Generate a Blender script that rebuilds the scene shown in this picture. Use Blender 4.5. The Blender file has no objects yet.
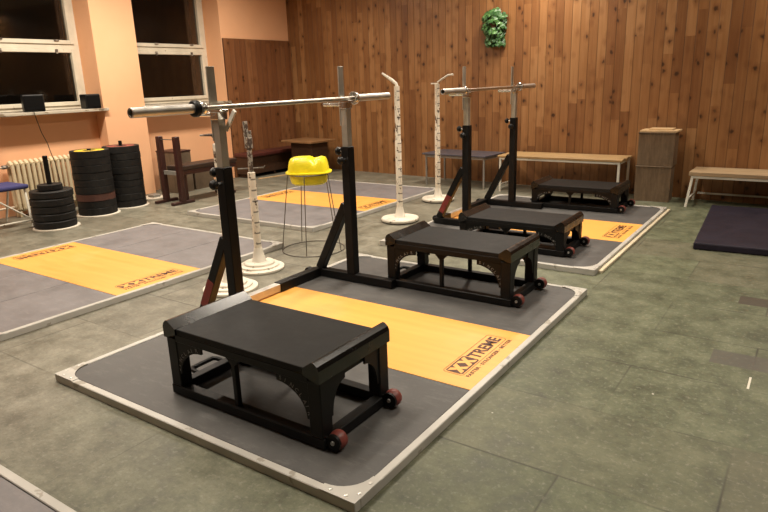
import bpy, bmesh, math, random
from mathutils import Vector, Matrix
random.seed(7)
PI = math.pi
sc = bpy.context.scene
COL = sc.collection
T = 0.043            # platform thickness

# ------------------------------------------------------------------ materials
class NT:
    def __init__(s, name):
        s.m = bpy.data.materials.new(name); s.m.use_nodes = True
        s.t = s.m.node_tree; s.t.nodes.clear()
        s.out = s.n('ShaderNodeOutputMaterial'); s.b = s.n('ShaderNodeBsdfPrincipled')
        s.t.links.new(s.b.outputs[0], s.out.inputs[0])
        s.co = s.n('ShaderNodeTexCoord').outputs['Object']
    def n(s, k, **kw):
        x = s.t.nodes.new(k)
        for a, v in kw.items(): setattr(x, a, v)
        return x
    def put(s, sock, v):
        if hasattr(v, 'is_output') or isinstance(v, bpy.types.NodeSocket): s.t.links.new(v, sock)
        else:
            try: sock.default_value = v
            except Exception: sock.default_value = (*v, 1)
    def math(s, op, a, b=0.0, c=0.0):
        x = s.n('ShaderNodeMath', operation=op); s.put(x.inputs[0], a); s.put(x.inputs[1], b); s.put(x.inputs[2], c)
        return x.outputs[0]
    def sep(s, v):
        x = s.n('ShaderNodeSeparateXYZ'); s.put(x.inputs[0], v); return x.outputs
    def comb(s, a, b, c=0.0):
        x = s.n('ShaderNodeCombineXYZ'); [s.put(x.inputs[i], v) for i, v in enumerate((a, b, c))]; return x.outputs[0]
    def scale(s, v, k):
        x = s.n('ShaderNodeMapping'); s.put(x.inputs[0], v); x.inputs['Scale'].default_value = k; return x.outputs[0]
    def noise(s, v, sc_=5.0, det=4.0, rough=0.6):
        x = s.n('ShaderNodeTexNoise'); s.put(x.inputs['Vector'], v)
        x.inputs['Scale'].default_value = sc_; x.inputs['Detail'].default_value = det; x.inputs['Roughness'].default_value = rough
        return x.outputs[0]
    def white(s, v):
        x = s.n('ShaderNodeTexWhiteNoise', noise_dimensions='3D'); s.put(x.inputs['Vector'], v); return x.outputs[0]
    def ramp(s, f, stops, interp='LINEAR'):
        x = s.n('ShaderNodeValToRGB'); s.put(x.inputs[0], f); e = x.color_ramp.elements; x.color_ramp.interpolation = interp
        while len(e) < len(stops): e.new(0.5)
        for el, (p, c) in zip(e, stops):
            el.position = p; el.color = (*c, 1) if len(c) == 3 else c
        return x.outputs[0]
    def mr(s, f, a, b, c=0.0, d=1.0):
        x = s.n('ShaderNodeMapRange'); s.put(x.inputs[0], f)
        for i, v in enumerate((a, b, c, d)): x.inputs[i + 1].default_value = v
        return x.outputs[0]
    def mix(s, f, a, b, mode='MIX'):
        x = s.n('ShaderNodeMix', data_type='RGBA', blend_type=mode)
        s.put(x.inputs[0], f)
        for i, v in ((6, a), (7, b)):
            s.put(x.inputs[i], (*v, 1) if isinstance(v, tuple) and len(v) == 3 else v)
        return x.outputs[2]
    def bump(s, h, st=0.2, d=0.01):
        x = s.n('ShaderNodeBump'); s.put(x.inputs['Height'], h); x.inputs['Strength'].default_value = st; x.inputs['Distance'].default_value = d
        s.t.links.new(x.outputs[0], s.b.inputs['Normal'])
    def fin(s, col, rough=0.5, metal=0.0, spec=None):
        s.put(s.b.inputs['Base Color'], (*col, 1) if isinstance(col, tuple) and len(col) == 3 else col)
        s.put(s.b.inputs['Roughness'], rough); s.b.inputs['Metallic'].default_value = metal
        if spec is not None: s.b.inputs['Specular IOR Level'].default_value = spec
        return s.m
def simple(name, c, rough=0.5, metal=0.0, var=0.15, sc_=12.0, spec=None, bump=0.0):
    s = NT(name); nz = s.noise(s.co, sc_)
    k = tuple(x * (1 - var) for x in c); l = tuple(min(1, x * (1 + var)) for x in c)
    col = s.ramp(nz, [(0.3, k), (0.7, l)])
    if bump: s.bump(nz, bump, 0.004)
    return s.fin(col, s.mr(nz, .3, .7, max(0, rough - .06), min(1, rough + .06)), metal, spec)

def mat_planks(name, w, stops, seglen, dark=1.0):
    s = NT(name); x, y, z = s.sep(s.co)
    u = s.math('DIVIDE', x, w); cid = s.math('FLOOR', u); fu = s.math('FRACT', u)
    r1 = s.white(s.comb(cid, 3.3))
    sg = s.math('FLOOR', s.math('DIVIDE', s.math('ADD', z, s.math('MULTIPLY', r1, 4.0)), seglen))
    r2 = s.white(s.comb(cid, sg, 1.7))
    gv = s.comb(s.math('MULTIPLY', x, 34.0), s.math('MULTIPLY', r2, 40.0), s.math('MULTIPLY', z, 1.5))
    grain = s.noise(gv, 1.0, 5.0, 0.65)
    tone = s.math('ADD', s.math('ADD', .15, s.math('MULTIPLY', r2, 0.32)), s.math('MULTIPLY', grain, 0.46))
    big = s.noise(s.scale(s.co, (1.3, 1, .8)), 1.0, 3.0)
    tone = s.math('ADD', tone, s.math('MULTIPLY', s.math('SUBTRACT', big, .5), .45))
    col = s.ramp(tone, stops)
    v = s.n('ShaderNodeTexVoronoi', feature='F1'); v.inputs['Scale'].default_value = 1.0
    wob = s.noise(s.scale(s.co, (14, 1, 9)), 1.0, 2.0)
    s.put(v.inputs['Vector'], s.comb(s.math('ADD', s.math('MULTIPLY', x, 8.2), s.math('MULTIPLY', wob, .7)), s.math('MULTIPLY', r2, 0.6), s.math('MULTIPLY', z, 5.2)))
    kn = s.mr(v.outputs['Distance'], .08, .17, 1.0, 0.0)
    halo = s.mr(v.outputs['Distance'], .12, .42, 0.55, 0.0)
    col = s.mix(halo, col, (.13, .045, .012))
    col = s.mix(s.math('MULTIPLY', kn, .85), col, (.03, .012, .005))
    seam = s.math('MAXIMUM', s.mr(fu, .0, .055, 1.0, 0.0), s.mr(fu, .955, 1.0, 0.0, 1.0))
    col = s.mix(s.math('MULTIPLY', seam, .65), col, (.02, .008, .003))
    s.bump(s.math('SUBTRACT', s.math('MULTIPLY', grain, .2), seam), .5, .006)
    return s.fin(col, s.mr(grain, .2, .8, .33, .5), 0, .4)

def mat_floor():
    s = NT('painted_floor_sheets'); x, y, z = s.sep(s.co)
    ry = s.math('DIVIDE', s.math('SUBTRACT', y, 3.15), .553); row = s.math('FLOOR', ry); fy = s.math('FRACT', ry)
    off = s.math('MULTIPLY', s.math('MODULO', s.math('ABSOLUTE', row), 2.0), .5)
    rx = s.math('ADD', s.math('DIVIDE', s.math('ADD', x, .12), 1.06), off); cx = s.math('FLOOR', rx); fx = s.math('FRACT', rx)
    rnd = s.white(s.comb(cx, row, .5))
    big = s.noise(s.co, .8, 5.0, .65); mid = s.noise(s.co, 5.0, 12.0, .78); fine = s.noise(s.co, 42.0, 4.0, .7)
    # wall reflection and sheen painted in as warm grey on the window side
    side = s.mr(s.math('ADD', x, s.math('MULTIPLY', s.math('SUBTRACT', big, .5), 2.2)), -3.2, -.9, 0.0, 1.0)
    green = s.ramp(mid, [(.34, (.045, .050, .028)), (.5, (.096, .106, .060)), (.66, (.16, .168, .104))])
    grey = s.ramp(mid, [(.34, (.080, .073, .051)), (.5, (.162, .150, .111)), (.66, (.255, .237, .185))])
    col = s.mix(side, grey, green)
    tile = s.math('ADD', .91, s.math('MULTIPLY', rnd, .17))
    tc = s.n('ShaderNodeCombineColor'); [s.put(tc.inputs[i], tile) for i in range(3)]
    col = s.mix(1.0, col, tc.outputs[0], 'MULTIPLY')
    # some sheets are worn to brown
    col = s.mix(s.math('MULTIPLY', s.mr(rnd, .84, .9), s.mr(mid, .3, .6, .1, .5)), col, (.105, .086, .06))
    col = s.mix(s.math('MULTIPLY', s.mr(big, .58, .72), .55), col, (.085, .075, .052))
    col = s.mix(s.mr(fine, .54, .70, 0, .34), col, (.32, .31, .25))
    col = s.mix(s.mr(s.noise(s.scale(s.co, (1, 2.2, 1)), 27.0, 6.0, .75), .52, .70, 0, .45), col, (.06, .058, .04))
    col = s.mix(s.mr(s.noise(s.co, 13.0, 5.0, .75), .62, .78, 0, .5), col, (.055, .05, .035))
    spk = s.n('ShaderNodeTexVoronoi'); s.put(spk.inputs['Vector'], s.co); spk.inputs['Scale'].default_value = 3.2
    col = s.mix(s.mr(spk.outputs['Distance'], .012, .021, .8, 0), col, (.6, .57, .5))
    def edge(f, w):
        return s.math('MAXIMUM', s.mr(f, 0, w, 1, 0), s.mr(f, 1 - w, 1, 0, 1))
    seam = s.math('MAXIMUM', edge(fy, .014), edge(fx, .007))
    seam = s.math('MULTIPLY', seam, s.mr(s.noise(s.co, 1.7, 2.0), .40, .58, .1, .9))
    col = s.mix(seam, col, (.03, .026, .018))
    # repaired rectangles
    def rect(x0, x1, y0, y1):
        a = s.math('MULTIPLY', s.math('GREATER_THAN', x, x0), s.math('LESS_THAN', x, x1))
        b = s.math('MULTIPLY', s.math('GREATER_THAN', y, y0), s.math('LESS_THAN', y, y1))
        return s.math('MULTIPLY', a, b)
    col = s.mix(s.math('MULTIPLY', rect(-.29, .1, 4.43, 4.60), .9), col, (.05, .038, .027))
    col = s.mix(s.math('MULTIPLY', rect(-.32, .05, 3.40, 3.585), .7), col, (.078, .068, .06))
    col = s.mix(rect(-.126, -.116, 3.17, 3.31), col, (.6, .57, .48))
    s.bump(s.math('SUBTRACT', s.math('MULTIPLY', mid, .6), seam), .25, .004)
    return s.fin(col, s.mr(mid, .3, .7, .42, .66), 0, .38)

def mat_rubber(name, c, wear, hi, spec=.45):
    s = NT(name); a = s.noise(s.co, 4.0, 9.0, .75); b = s.noise(s.scale(s.co, (2, 6, 1)), 4.0, 8.0, .78)
    col = s.ramp(a, [(.3, tuple(x * .75 for x in c)), (.7, tuple(x * 1.3 for x in c))])
    col = s.mix(s.mr(b, .52, .75, 0, wear), col, hi)
    s.bump(s.noise(s.co, 160.0, 2.0), .15, .002)
    return s.fin(col, s.mr(a, .3, .7, .48, .66), 0, spec)

def mat_strip():
    s = NT('orange_plywood'); g = s.noise(s.scale(s.co, (1.2, 16, 1)), 1.0, 5.0, .6); b = s.noise(s.co, 2.2, 3.0)
    col = s.ramp(g, [(.25, (.78, .345, .07)), (.75, (.89, .43, .10))])
    col = s.mix(s.mr(b, .55, .75, 0, .35), col, (.90, .51, .19))
    col = s.mix(s.mr(s.noise(s.co, 18.0, 4.0, .75), .66, .8, 0, .45), col, (.42, .17, .04))
    return s.fin(col, s.mr(g, .2, .8, .36, .5), 0, .4)

def mat_chip(name, paint, under, th=.60, rough=.5, stretch=(1, 1, 1), sc_=22.0):
    s = NT(name); v = s.scale(s.co, stretch); a = s.noise(v, sc_, 4.0, .6); b = s.noise(s.co, 5.0, 2.0)
    f = s.mr(s.math('ADD', a, s.math('MULTIPLY', s.math('SUBTRACT', b, .5), .45)), th, th + .03)
    col = s.mix(f, s.ramp(b, [(.3, tuple(x * .82 for x in paint)), (.7, paint)]), under)
    s.bump(f, .2, .002)
    return s.fin(col, rough)

def mat_pole():
    s = NT('chipped_white_pole_paint'); x, y, z = s.sep(s.co)
    a = s.noise(s.scale(s.co, (1, 1, .6)), 26.0, 4.0, .65); b = s.noise(s.co, 4.0, 2.0)
    f = s.mr(s.math('ADD', a, s.math('MULTIPLY', s.math('SUBTRACT', b, .5), .5)), .58, .62)
    fr = s.math('FRACT', s.math('DIVIDE', z, .088))
    hole = s.math('MULTIPLY', s.mr(s.math('ABSOLUTE', s.math('SUBTRACT', fr, .5)), .05, .09, 1, 0), s.math('GREATER_THAN', s.math('SUBTRACT', s.math('MULTIPLY', x, .95), s.math('MULTIPLY', y, .3)), .021))
    col = s.mix(f, s.ramp(b, [(.3, (.60, .53, .42)), (.7, (.74, .67, .55))]), (.09, .055, .035))
    col = s.mix(s.math('MULTIPLY', hole, .75), col, (.03, .022, .016))
    return s.fin(col, .5)

def mat_wood(name, c0, c1, stretch=(1.5, 20, 20), rough=.55, dirt=0.25, dc=(.05, .035, .025)):
    s = NT(name); g = s.noise(s.scale(s.co, stretch), 1.6, 6.0, .65); b = s.noise(s.co, 5.0, 4.0, .7)
    col = s.ramp(g, [(.28, c0), (.72, c1)])
    col = s.mix(s.mr(b, .48, .8, 0, dirt), col, dc)
    s.bump(g, .3, .003)
    return s.fin(col, rough, 0, .35)

def mat_wall():
    s = NT('peach_wall_paint'); a = s.noise(s.co, 1.1, 4.0); b = s.noise(s.co, 70.0, 3.0); c = s.noise(s.co, 3.0, 5.0, .7)
    col = s.ramp(a, [(.3, (.79, .43, .235)), (.7, (.85, .48, .27))])
    col = s.mix(s.mr(c, .66, .8, 0, .3), col, (.66, .35, .18))
    s.bump(b, .12, .003)
    return s.fin(col, .7, 0, .3)

def mat_glass():
    s = NT('night_window_glass')
    g = s.n('ShaderNodeBsdfGlossy'); g.inputs['Roughness'].default_value = .06; g.inputs['Color'].default_value = (.75, .75, .75, 1)
    t = s.n('ShaderNodeBsdfTransparent'); t.inputs['Color'].default_value = (.75, .72, .68, 1)
    f = s.n('ShaderNodeFresnel'); f.inputs['IOR'].default_value = 1.5
    mx = s.n('ShaderNodeMixShader')
    s.t.links.new(f.outputs[0], mx.inputs[0]); s.t.links.new(t.outputs[0], mx.inputs[1]); s.t.links.new(g.outputs[0], mx.inputs[2])
    s.t.links.new(mx.outputs[0], s.out.inputs[0]); s.t.nodes.remove(s.b)
    return s.m

HONEY = [(.12, (.10, .038, .013)), (.36, (.17, .070, .024)), (.58, (.255, .117, .042)), (.85, (.37, .195, .082))]
M = dict(
    plank=mat_planks('pine_board_cladding', .112, HONEY, 1.3),
    wain=mat_planks('pine_board_dado', .115, [(.15, (.12, .044, .018)), (.5, (.21, .085, .034)), (.85, (.30, .138, .058))], 3.0),
    floor=mat_floor(), wall=mat_wall(),
    ceil=simple('white_ceiling_paint', (.72, .68, .6), .8),
    frame=mat_chip('aged_white_window_paint', (.72, .66, .53), (.22, .16, .10), .72, .45),
    sill=mat_chip('worn_grey_sill_paint', (.50, .45, .36), (.20, .15, .10), .60, .5, (3, 1, 3), 9),
    glass=mat_glass(),
    rub=mat_rubber('black_platform_rubber', (.078, .0745, .071), .5, (.17, .163, .152), .35),
    rub_sheen=mat_rubber('sheen_platform_rubber', (.165, .152, .153), .5, (.27, .252, .248)),  # lighter copy of the platform rubber, grazing sheen put into its colour
    deck=mat_rubber('black_deck_rubber', (.0105, .0102, .0098), .3, (.026, .0245, .0225), .16),
    plate=mat_rubber('worn_plate_rubber', (.012, .0115, .011), .55, (.075, .066, .055), .25),
    strip=mat_strip(),
    ink=simple('dark_brown_ink', (.075, .022, .008), .6),
    alu=mat_chip('galvanised_frame', (.49, .47, .425), (.30, .275, .23), .64, .42, (1, 1, 1), 8),
    steel=simple('dull_zinc_steel', (.56, .54, .50), .42, .85, .12, 14),
    zinc=simple('galvanised_upright', (.47, .45, .39), .42, .75, .14, 9),
    chrome=simple('bright_chrome', (.78, .77, .74), .24, 1.0, .06, 20),
    knurl=simple('worn_bar_steel', (.55, .51, .45), .32, 1.0, .18, 30),
    black=simple('black_gloss_paint', (.006, .0058, .0055), .24, 0, .3, 9, .5),
    satin=simple('black_satin_paint', (.0055, .0052, .005), .45, 0, .3, 9, .2),
    plastic=simple('black_plastic', (.006, .006, .006), .4, 0, .2, 30, .3),
    hollow=simple('dark_bore', (.01, .008, .006), .8),
    red=simple('red_sticker', (.20, .022, .016), .5, 0, .3, 25),
    wheel=simple('red_wheel_rubber', (.19, .042, .032), .5, 0, .3, 25),
    pole=mat_pole(),
    base=mat_chip('chipped_white_base_paint', (.72, .66, .55), (.16, .12, .09), .68, .55, (1, 1, 1), 16),
    rust=mat_chip('rusty_grey_iron', (.32, .28, .23), (.07, .045, .032), .50, .6, (1, 1, 1), 24),
    dirtyrim=simple('dirty_rim', (.10, .085, .065), .8, 0, .6, 30),
    yellow=simple('yellow_plastic', (.88, .74, .02), .34, 0, .05, 8, .5),
    wire=simple('dull_wire', (.17, .155, .13), .45, .6),
    cream=mat_chip('cream_radiator_enamel', (.70, .58, .38), (.38, .27, .15), .74, .45),
    blue=simple('navy_blue_fabric', (.035, .035, .13), .85, 0, .3, 120, None, .3),
    whitem=mat_chip('chipped_white_tube', (.70, .66, .56), (.18, .12, .08), .68, .45, (1, 1, 1), 30),
    maroon=simple('dark_red_brown_paint', (.042, .013, .010), .42, 0, .25, 10),
    vinyl=simple('dark_maroon_vinyl', (.075, .018, .014), .42, 0, .2, 14),
    darkvinyl=simple('dark_brown_vinyl', (.035, .02, .014), .4, 0, .2, 14),
    shadowwood=mat_wood('dark_shade_wood', (.035, .016, .008), (.075, .034, .016)),  # dark wood tone, also carries the shade below the wall bench
    tabletop=mat_wood('brown_table_wood', (.17, .085, .035), (.30, .16, .07), (2, 14, 14), .45),
    benchwood=mat_wood('worn_slat_wood', (.27, .16, .065), (.44, .29, .13), (1.4, 18, 18), .5),
    greyboard=mat_wood('weathered_bench_board', (.27, .18, .10), (.47, .34, .20), (1.2, 16, 16), .55, .35, (.15, .09, .05)),
    crate=mat_wood('grimy_plywood', (.105, .066, .036), (.19, .128, .074), (16, 3, 2.5), .65, .45),
    crategrey=mat_wood('grimy_grey_plywood', (.095, .066, .040), (.17, .122, .08), (16, 3, 2.5), .65, .4),
    palewood=mat_wood('pale_raw_board', (.48, .31, .15), (.64, .46, .26), (2, 16, 16)),
    greytop=simple('blue_grey_laminate', (.060, .058, .074), .35, 0, .12, 8),
    greyleg=simple('grey_painted_tube', (.27, .25, .22), .4, .2),
    mat=mat_rubber('dark_purple_vinyl', (.015, .0115, .02), .2, (.026, .022, .032), .22),
    lath=mat_wood('cream_lath', (.55, .46, .31), (.68, .60, .44), (14, 1.5, 8)),
    leaf=None, pot=simple('brown_pot', (.10, .045, .02), .5),
    redpl=simple('faded_red_plate', (.26, .045, .035), .5, 0, .2, 20),
    brownpl=mat_rubber('faded_maroon_rubber', (.085, .035, .026), .4, (.12, .06, .045)),
    yelpl=simple('yellow_plate_face', (.72, .50, .04), .5, 0, .2, 14),
    copper=simple('pale_pipe_paint', (.58, .48, .36), .45),
    letter=simple('light_grey_letters', (.17, .16, .145), .6),
    cloth=simple('grey_speaker_cloth', (.005, .0048, .0045), .9, 0, .2, 200, .1),
)
def _leaf():
    s = NT('ivy_leaf'); n = s.noise(s.co, 14.0, 2.0)
    col = s.ramp(n, [(.3, (.014, .045, .012)), (.5, (.035, .11, .026)), (.72, (.12, .25, .075))])
    return s.fin(col, .45)
M['leaf'] = _leaf()

# ------------------------------------------------------------------ mesh helpers
def bm_(): return bmesh.new()
def box(bm, x0, x1, y0, y1, z0, z1, bev=0.0, rot=None, seg=1):
    r = bmesh.ops.create_cube(bm, size=1.0); vs = r['verts']
    bmesh.ops.scale(bm, vec=(x1 - x0, y1 - y0, z1 - z0), verts=vs)
    c = Vector(((x0 + x1) / 2, (y0 + y1) / 2, (z0 + z1) / 2))
    bmesh.ops.translate(bm, vec=c, verts=vs)
    if rot: bmesh.ops.rotate(bm, cent=c, matrix=rot, verts=vs)
    if bev:
        es = list({e for v in vs for e in v.link_edges})
        bmesh.ops.bevel(bm, geom=es, offset=bev, segments=seg, affect='EDGES', profile=.5)
def frame_of(d, up=Vector((0, 0, 1))):
    d = d.normalized()
    if abs(d.dot(up)) > .98: up = Vector((1, 0, 0))
    s = d.cross(up).normalized(); return s, s.cross(d).normalized()
def beam(bm, p, q, w, h, up=Vector((0, 0, 1)), bev=0.0):
    p, q = Vector(p), Vector(q); s, u = frame_of(q - p, up)
    vs = []
    for c in (p, q):
        for a, b in ((-1, -1), (1, -1), (1, 1), (-1, 1)): vs.append(bm.verts.new(c + s * a * w / 2 + u * b * h / 2))
    F = [(3, 2, 1, 0), (4, 5, 6, 7), (0, 1, 5, 4), (1, 2, 6, 5), (2, 3, 7, 6), (3, 0, 4, 7)]
    fs = [bm.faces.new([vs[i] for i in f]) for f in F]
    if bev: bmesh.ops.bevel(bm, geom=list({e for f in fs for e in f.edges}), offset=bev, segments=1, affect='EDGES')
def tube(bm, pts, r, n=10, closed=False, cap=True):
    pts = [Vector(p) for p in pts]; N = len(pts); rings = []
    ref = None
    for i, p in enumerate(pts):
        if closed: d = pts[(i + 1) % N] - pts[i - 1]
        else: d = pts[min(i + 1, N - 1)] - pts[max(i - 1, 0)]
        d.normalize()
        if ref is None: s, u = frame_of(d)
        else:
            s = (ref - d * ref.dot(d)).normalized(); u = s.cross(d).normalized()
        ref = s
        rr = r[i] if isinstance(r, (list, tuple)) else r
        rings.append([bm.verts.new(p + s * math.cos(2 * PI * k / n) * rr + u * math.sin(2 * PI * k / n) * rr) for k in range(n)])
    for i in range(N if closed else N - 1):
        a, b = rings[i], rings[(i + 1) % N]
        for k in range(n): 
            f = bm.faces.new((a[k], a[(k + 1) % n], b[(k + 1) % n], b[k])); f.smooth = True
    if cap and not closed:
        bm.faces.new(rings[0]); bm.faces.new(rings[-1][::-1])
def lathe(bm, prof, n=32, c=(0, 0, 0), axis='Z', smooth=True, closed=False):
    """prof: list of (r, h) from bottom to top; r=0 makes a pole"""
    c = Vector(c)
    def P(r, a, h):
        x, y = r * math.cos(a), r * math.sin(a)
        return c + (Vector((x, y, h)) if axis == 'Z' else Vector((x, h, y)) if axis == 'Y' else Vector((h, x, y)))
    rows = []
    for r, h in prof:
        rows.append([bm.verts.new(P(0, 0, h))] if r < 1e-6 else [bm.verts.new(P(r, 2 * PI * k / n, h)) for k in range(n)])
    pairs = list(zip(rows, rows[1:])) + ([(rows[-1], rows[0])] if closed else [])
    for a, b in pairs:
        for k in range(n):
            l = (k + 1) % n
            if len(a) == 1 and len(b) == 1: continue
            vs = [a[0], b[l], b[k]] if len(a) == 1 else [a[k], a[l], b[0]] if len(b) == 1 else [a[k], a[l], b[l], b[k]]
            f = bm.faces.new(vs); f.smooth = smooth
def prism(bm, poly, h, M4=Matrix.Identity(4)):
    """2D polygon extruded from 0 to h along local z, then placed by M4"""
    a = [bm.verts.new(M4 @ Vector((x, y, 0))) for x, y in poly]; b = [bm.verts.new(M4 @ Vector((x, y, h))) for x, y in poly]
    bm.faces.new(a[::-1]); bm.faces.new(b); n = len(poly)
    for i in range(n): bm.faces.new((a[i], a[(i + 1) % n], b[(i + 1) % n], b[i]))
def obj(name, bm, mat, parent=None, label=None, sharp=35):
    bmesh.ops.recalc_face_normals(bm, faces=bm.faces)
    me = bpy.data.meshes.new(name); bm.to_mesh(me); bm.free()
    for m in (mat if isinstance(mat, list) else [mat]): me.materials.append(m)
    if any(p.use_smooth for p in me.polygons):
        try: me.set_sharp_from_angle(angle=math.radians(sharp))
        except Exception: pass
    o = bpy.data.objects.new(name, me); COL.objects.link(o)
    if parent: o.parent = parent
    if label: o['label'] = label
    return o
def tag(o, label, cat, group=None):
    o['label'] = label; o['category'] = cat
    if group: o['group'] = group
    return o
def thing(name, label, cat, loc=(0, 0, 0), rz=0.0, group=None):
    o = bpy.data.objects.new(name, None); COL.objects.link(o); o.empty_display_size = .1
    o.location = loc; o.rotation_euler = (0, 0, rz)
    return tag(o, label, cat, group)
KIDS = {}
def dup(root, loc, rz, label, group=None):
    def cp(o, parent):
        c = o.copy(); COL.objects.link(c); c.parent = parent
        for ch in [k for k in list(bpy.data.objects) if k.parent == o]: cp(ch, c)
        return c
    r = cp(root, None); r.location = loc; r.rotation_euler = (0, 0, rz); r['label'] = label
    if group: r['group'] = group
    return r
def struct(name, bm, m, label=None):
    o = obj(name, bm, m); o['kind'] = 'structure'
    if label: o['label'] = label
    return o
def text_mesh(txt, width=None, height=None, bold=0.0):
    """list of (verts, faces) for a line of text, fitted to width/height, baseline at 0, starting at 0"""
    cu = bpy.data.curves.new('t', 'FONT'); cu.body = txt; cu.size = 1.0; cu.offset = bold; cu.resolution_u = 3
    o = bpy.data.objects.new('t', cu); COL.objects.link(o)
    dg = bpy.context.evaluated_depsgraph_get(); dg.update()
    me = bpy.data.meshes.new_from_object(o.evaluated_get(dg))
    vs = [v.co.copy() for v in me.vertices]; fs = [list(p.vertices) for p in me.polygons]
    bpy.data.objects.remove(o); bpy.data.curves.remove(cu); bpy.data.meshes.remove(me)
    x0, x1 = min(v.x for v in vs), max(v.x for v in vs); y0, y1 = min(v.y for v in vs), max(v.y for v in vs)
    sy = (height / (y1 - y0)) if height else None; sx = (width / (x1 - x0)) if width else sy
    sy = sy or sx
    return [Vector(((v.x - x0) * sx, (v.y - y0) * sy, 0)) for v in vs], fs
def add_text(bm, tm, M4, mi=0):
    vs = [bm.verts.new(M4 @ v) for v in tm[0]]
    for f in tm[1]:
        try: bm.faces.new([vs[i] for i in f]).material_index = mi
        except ValueError: pass

# ------------------------------------------------------------------ the room
WX = -7.92                       # face of the window wall
def back_y(x): return 8.63 - .078 * (x + 7.92)
NI, WF = -8.12, -8.28            # radiator niche back, window frame plane
RX, FY, CZ = 4.6, -5.0, 3.4
b = bm_(); box(b, -9.0, RX + .1, FY - .1, 9.0, -.2, 0); struct('floor', b, M['floor'], 'worn green and grey painted floor of large sheets')
b = bm_(); box(b, -9.0, RX + .1, FY - .1, 9.0, CZ, CZ + .15); struct('ceiling', b, M['ceil'])
b = bm_(); box(b, RX, RX + .2, FY - .1, 9.0, 0, CZ); struct('wall_right', b, M['plank'])
b = bm_(); box(b, -9.0, RX, FY - .2, FY, 0, CZ); struct('wall_front', b, M['wall'])
# window wall: piers, parapets under the windows, lintels
W1, W2 = (3.35, 4.925), (5.56, 7.085)
SZ, WT = 1.205, 3.0
pieces = [(WX, y0, y1, 0, CZ) for y0, y1 in ((FY, 1.15), (2.70, W1[0]), (W1[1], W2[0]), (W2[1], 8.75))]
for y0, y1 in ((1.15, 2.70), W1, W2): pieces += [(NI, y0, y1, 0, SZ), (WX, y0, y1, WT, CZ)]
for k, (xf, y0, y1, z0, z1) in enumerate(pieces):
    b = bm_(); box(b, -8.6, xf, y0, y1, z0, z1); struct('wall_left', b, M['wall'], 'peach painted window wall with deep window niches' if k == 2 else None)
# timber clad back wall
b = bm_(); L = RX + 8.4
box(b, 0, L, 0, .12, 0, CZ)
wb = struct('wall_back', b, M['plank'], 'back wall clad in knotty vertical pine boards')
wb.location = (-8.2, back_y(-8.2), 0); wb.rotation_euler = (0, 0, math.atan(-.078))
b = bm_(); box(b, 0, 8.68 - 7.10, -.0, .03, 0, 2.20)
tr = struct('trim_1', b, M['wain'], 'low board panelling on the window wall in the corner')
tr.location = (WX, 7.10, 0); tr.rotation_euler = (0, 0, PI / 2)
tr.location.x = WX + .03
# windows
def window(n, y0, y1, full=True):
    root = bpy.data.objects.new('window_%d' % n, None); COL.objects.link(root); root['kind'] = 'structure'
    root['label'] = ['', 'night-black window over the radiator, nearest the camera', 'night-black window beside the pine panelling', 'night-black window outside the frame'][n]
    x = WF
    z0, zt0, zt1, z1 = SZ + .04, 1.965, 2.10, WT
    def fr(name, *boxes):
        bb = bm_()
        for q in boxes: box(bb, *q, bev=.004)
        return obj(name, bb, M['frame'], root)
    fr('window_frame', (x - .09, x, y0, y0 + .07, z0, z1), (x - .09, x, y1 - .07, y1, z0, z1), (x - .09, x, y0 + .07, y1 - .07, z0, z0 + .045),
       (x - .09, x, y0 + .07, y1 - .07, zt0 + .04, zt1 - .035), (x - .09, x, y0 + .07, y1 - .07, z1 - .06, z1))
    for nm, a, c in (('lower_sash', z0 + .045, zt0 + .04), ('upper_sash', zt1 - .035, z1 - .06)):
        i, o_, w = y0 + .07, y1 - .07, .055
        fr(nm, (x - .06, x + .02, i, i + w, a, c), (x - .06, x + .02, o_ - w, o_, a, c), (x - .06, x + .02, i + w, o_ - w, a, a + .05), (x - .06, x + .02, i + w, o_ - w, c - .045, c))
        bb = bm_(); box(bb, x - .035, x - .028, i + w - .005, o_ - w + .005, a + .045, c - .04); obj('glass', bb, M['glass'], root)
    for yy in (y0 + .55, y1 - .33):
        bb = bm_(); box(bb, x + .018, x + .045, yy - .014, yy + .014, zt0 - .02, zt0 + .035, .004); box(bb, x + .018, x + .04, yy - .01, yy + .05, zt1 - .0, zt1 + .02, .004)
        obj('latch', bb, M['rust'], root)
    bb = bm_(); box(bb, x - .0, WX + .055, y0 + .004, y1 - .004, SZ, SZ + .038, .006)
    box(bb, WX + .002, WX + .055, y0 - .05, y1 + .05, SZ, SZ + .038, .006)
    obj('window_sill', bb, M['sill'], root)
    bb = bm_(); box(bb, NI, x - .0, y0, y1, SZ - .1, SZ - .001)
    return root
window(1, *W1); window(2, *W2); window(3, 1.15, 2.70)

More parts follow.
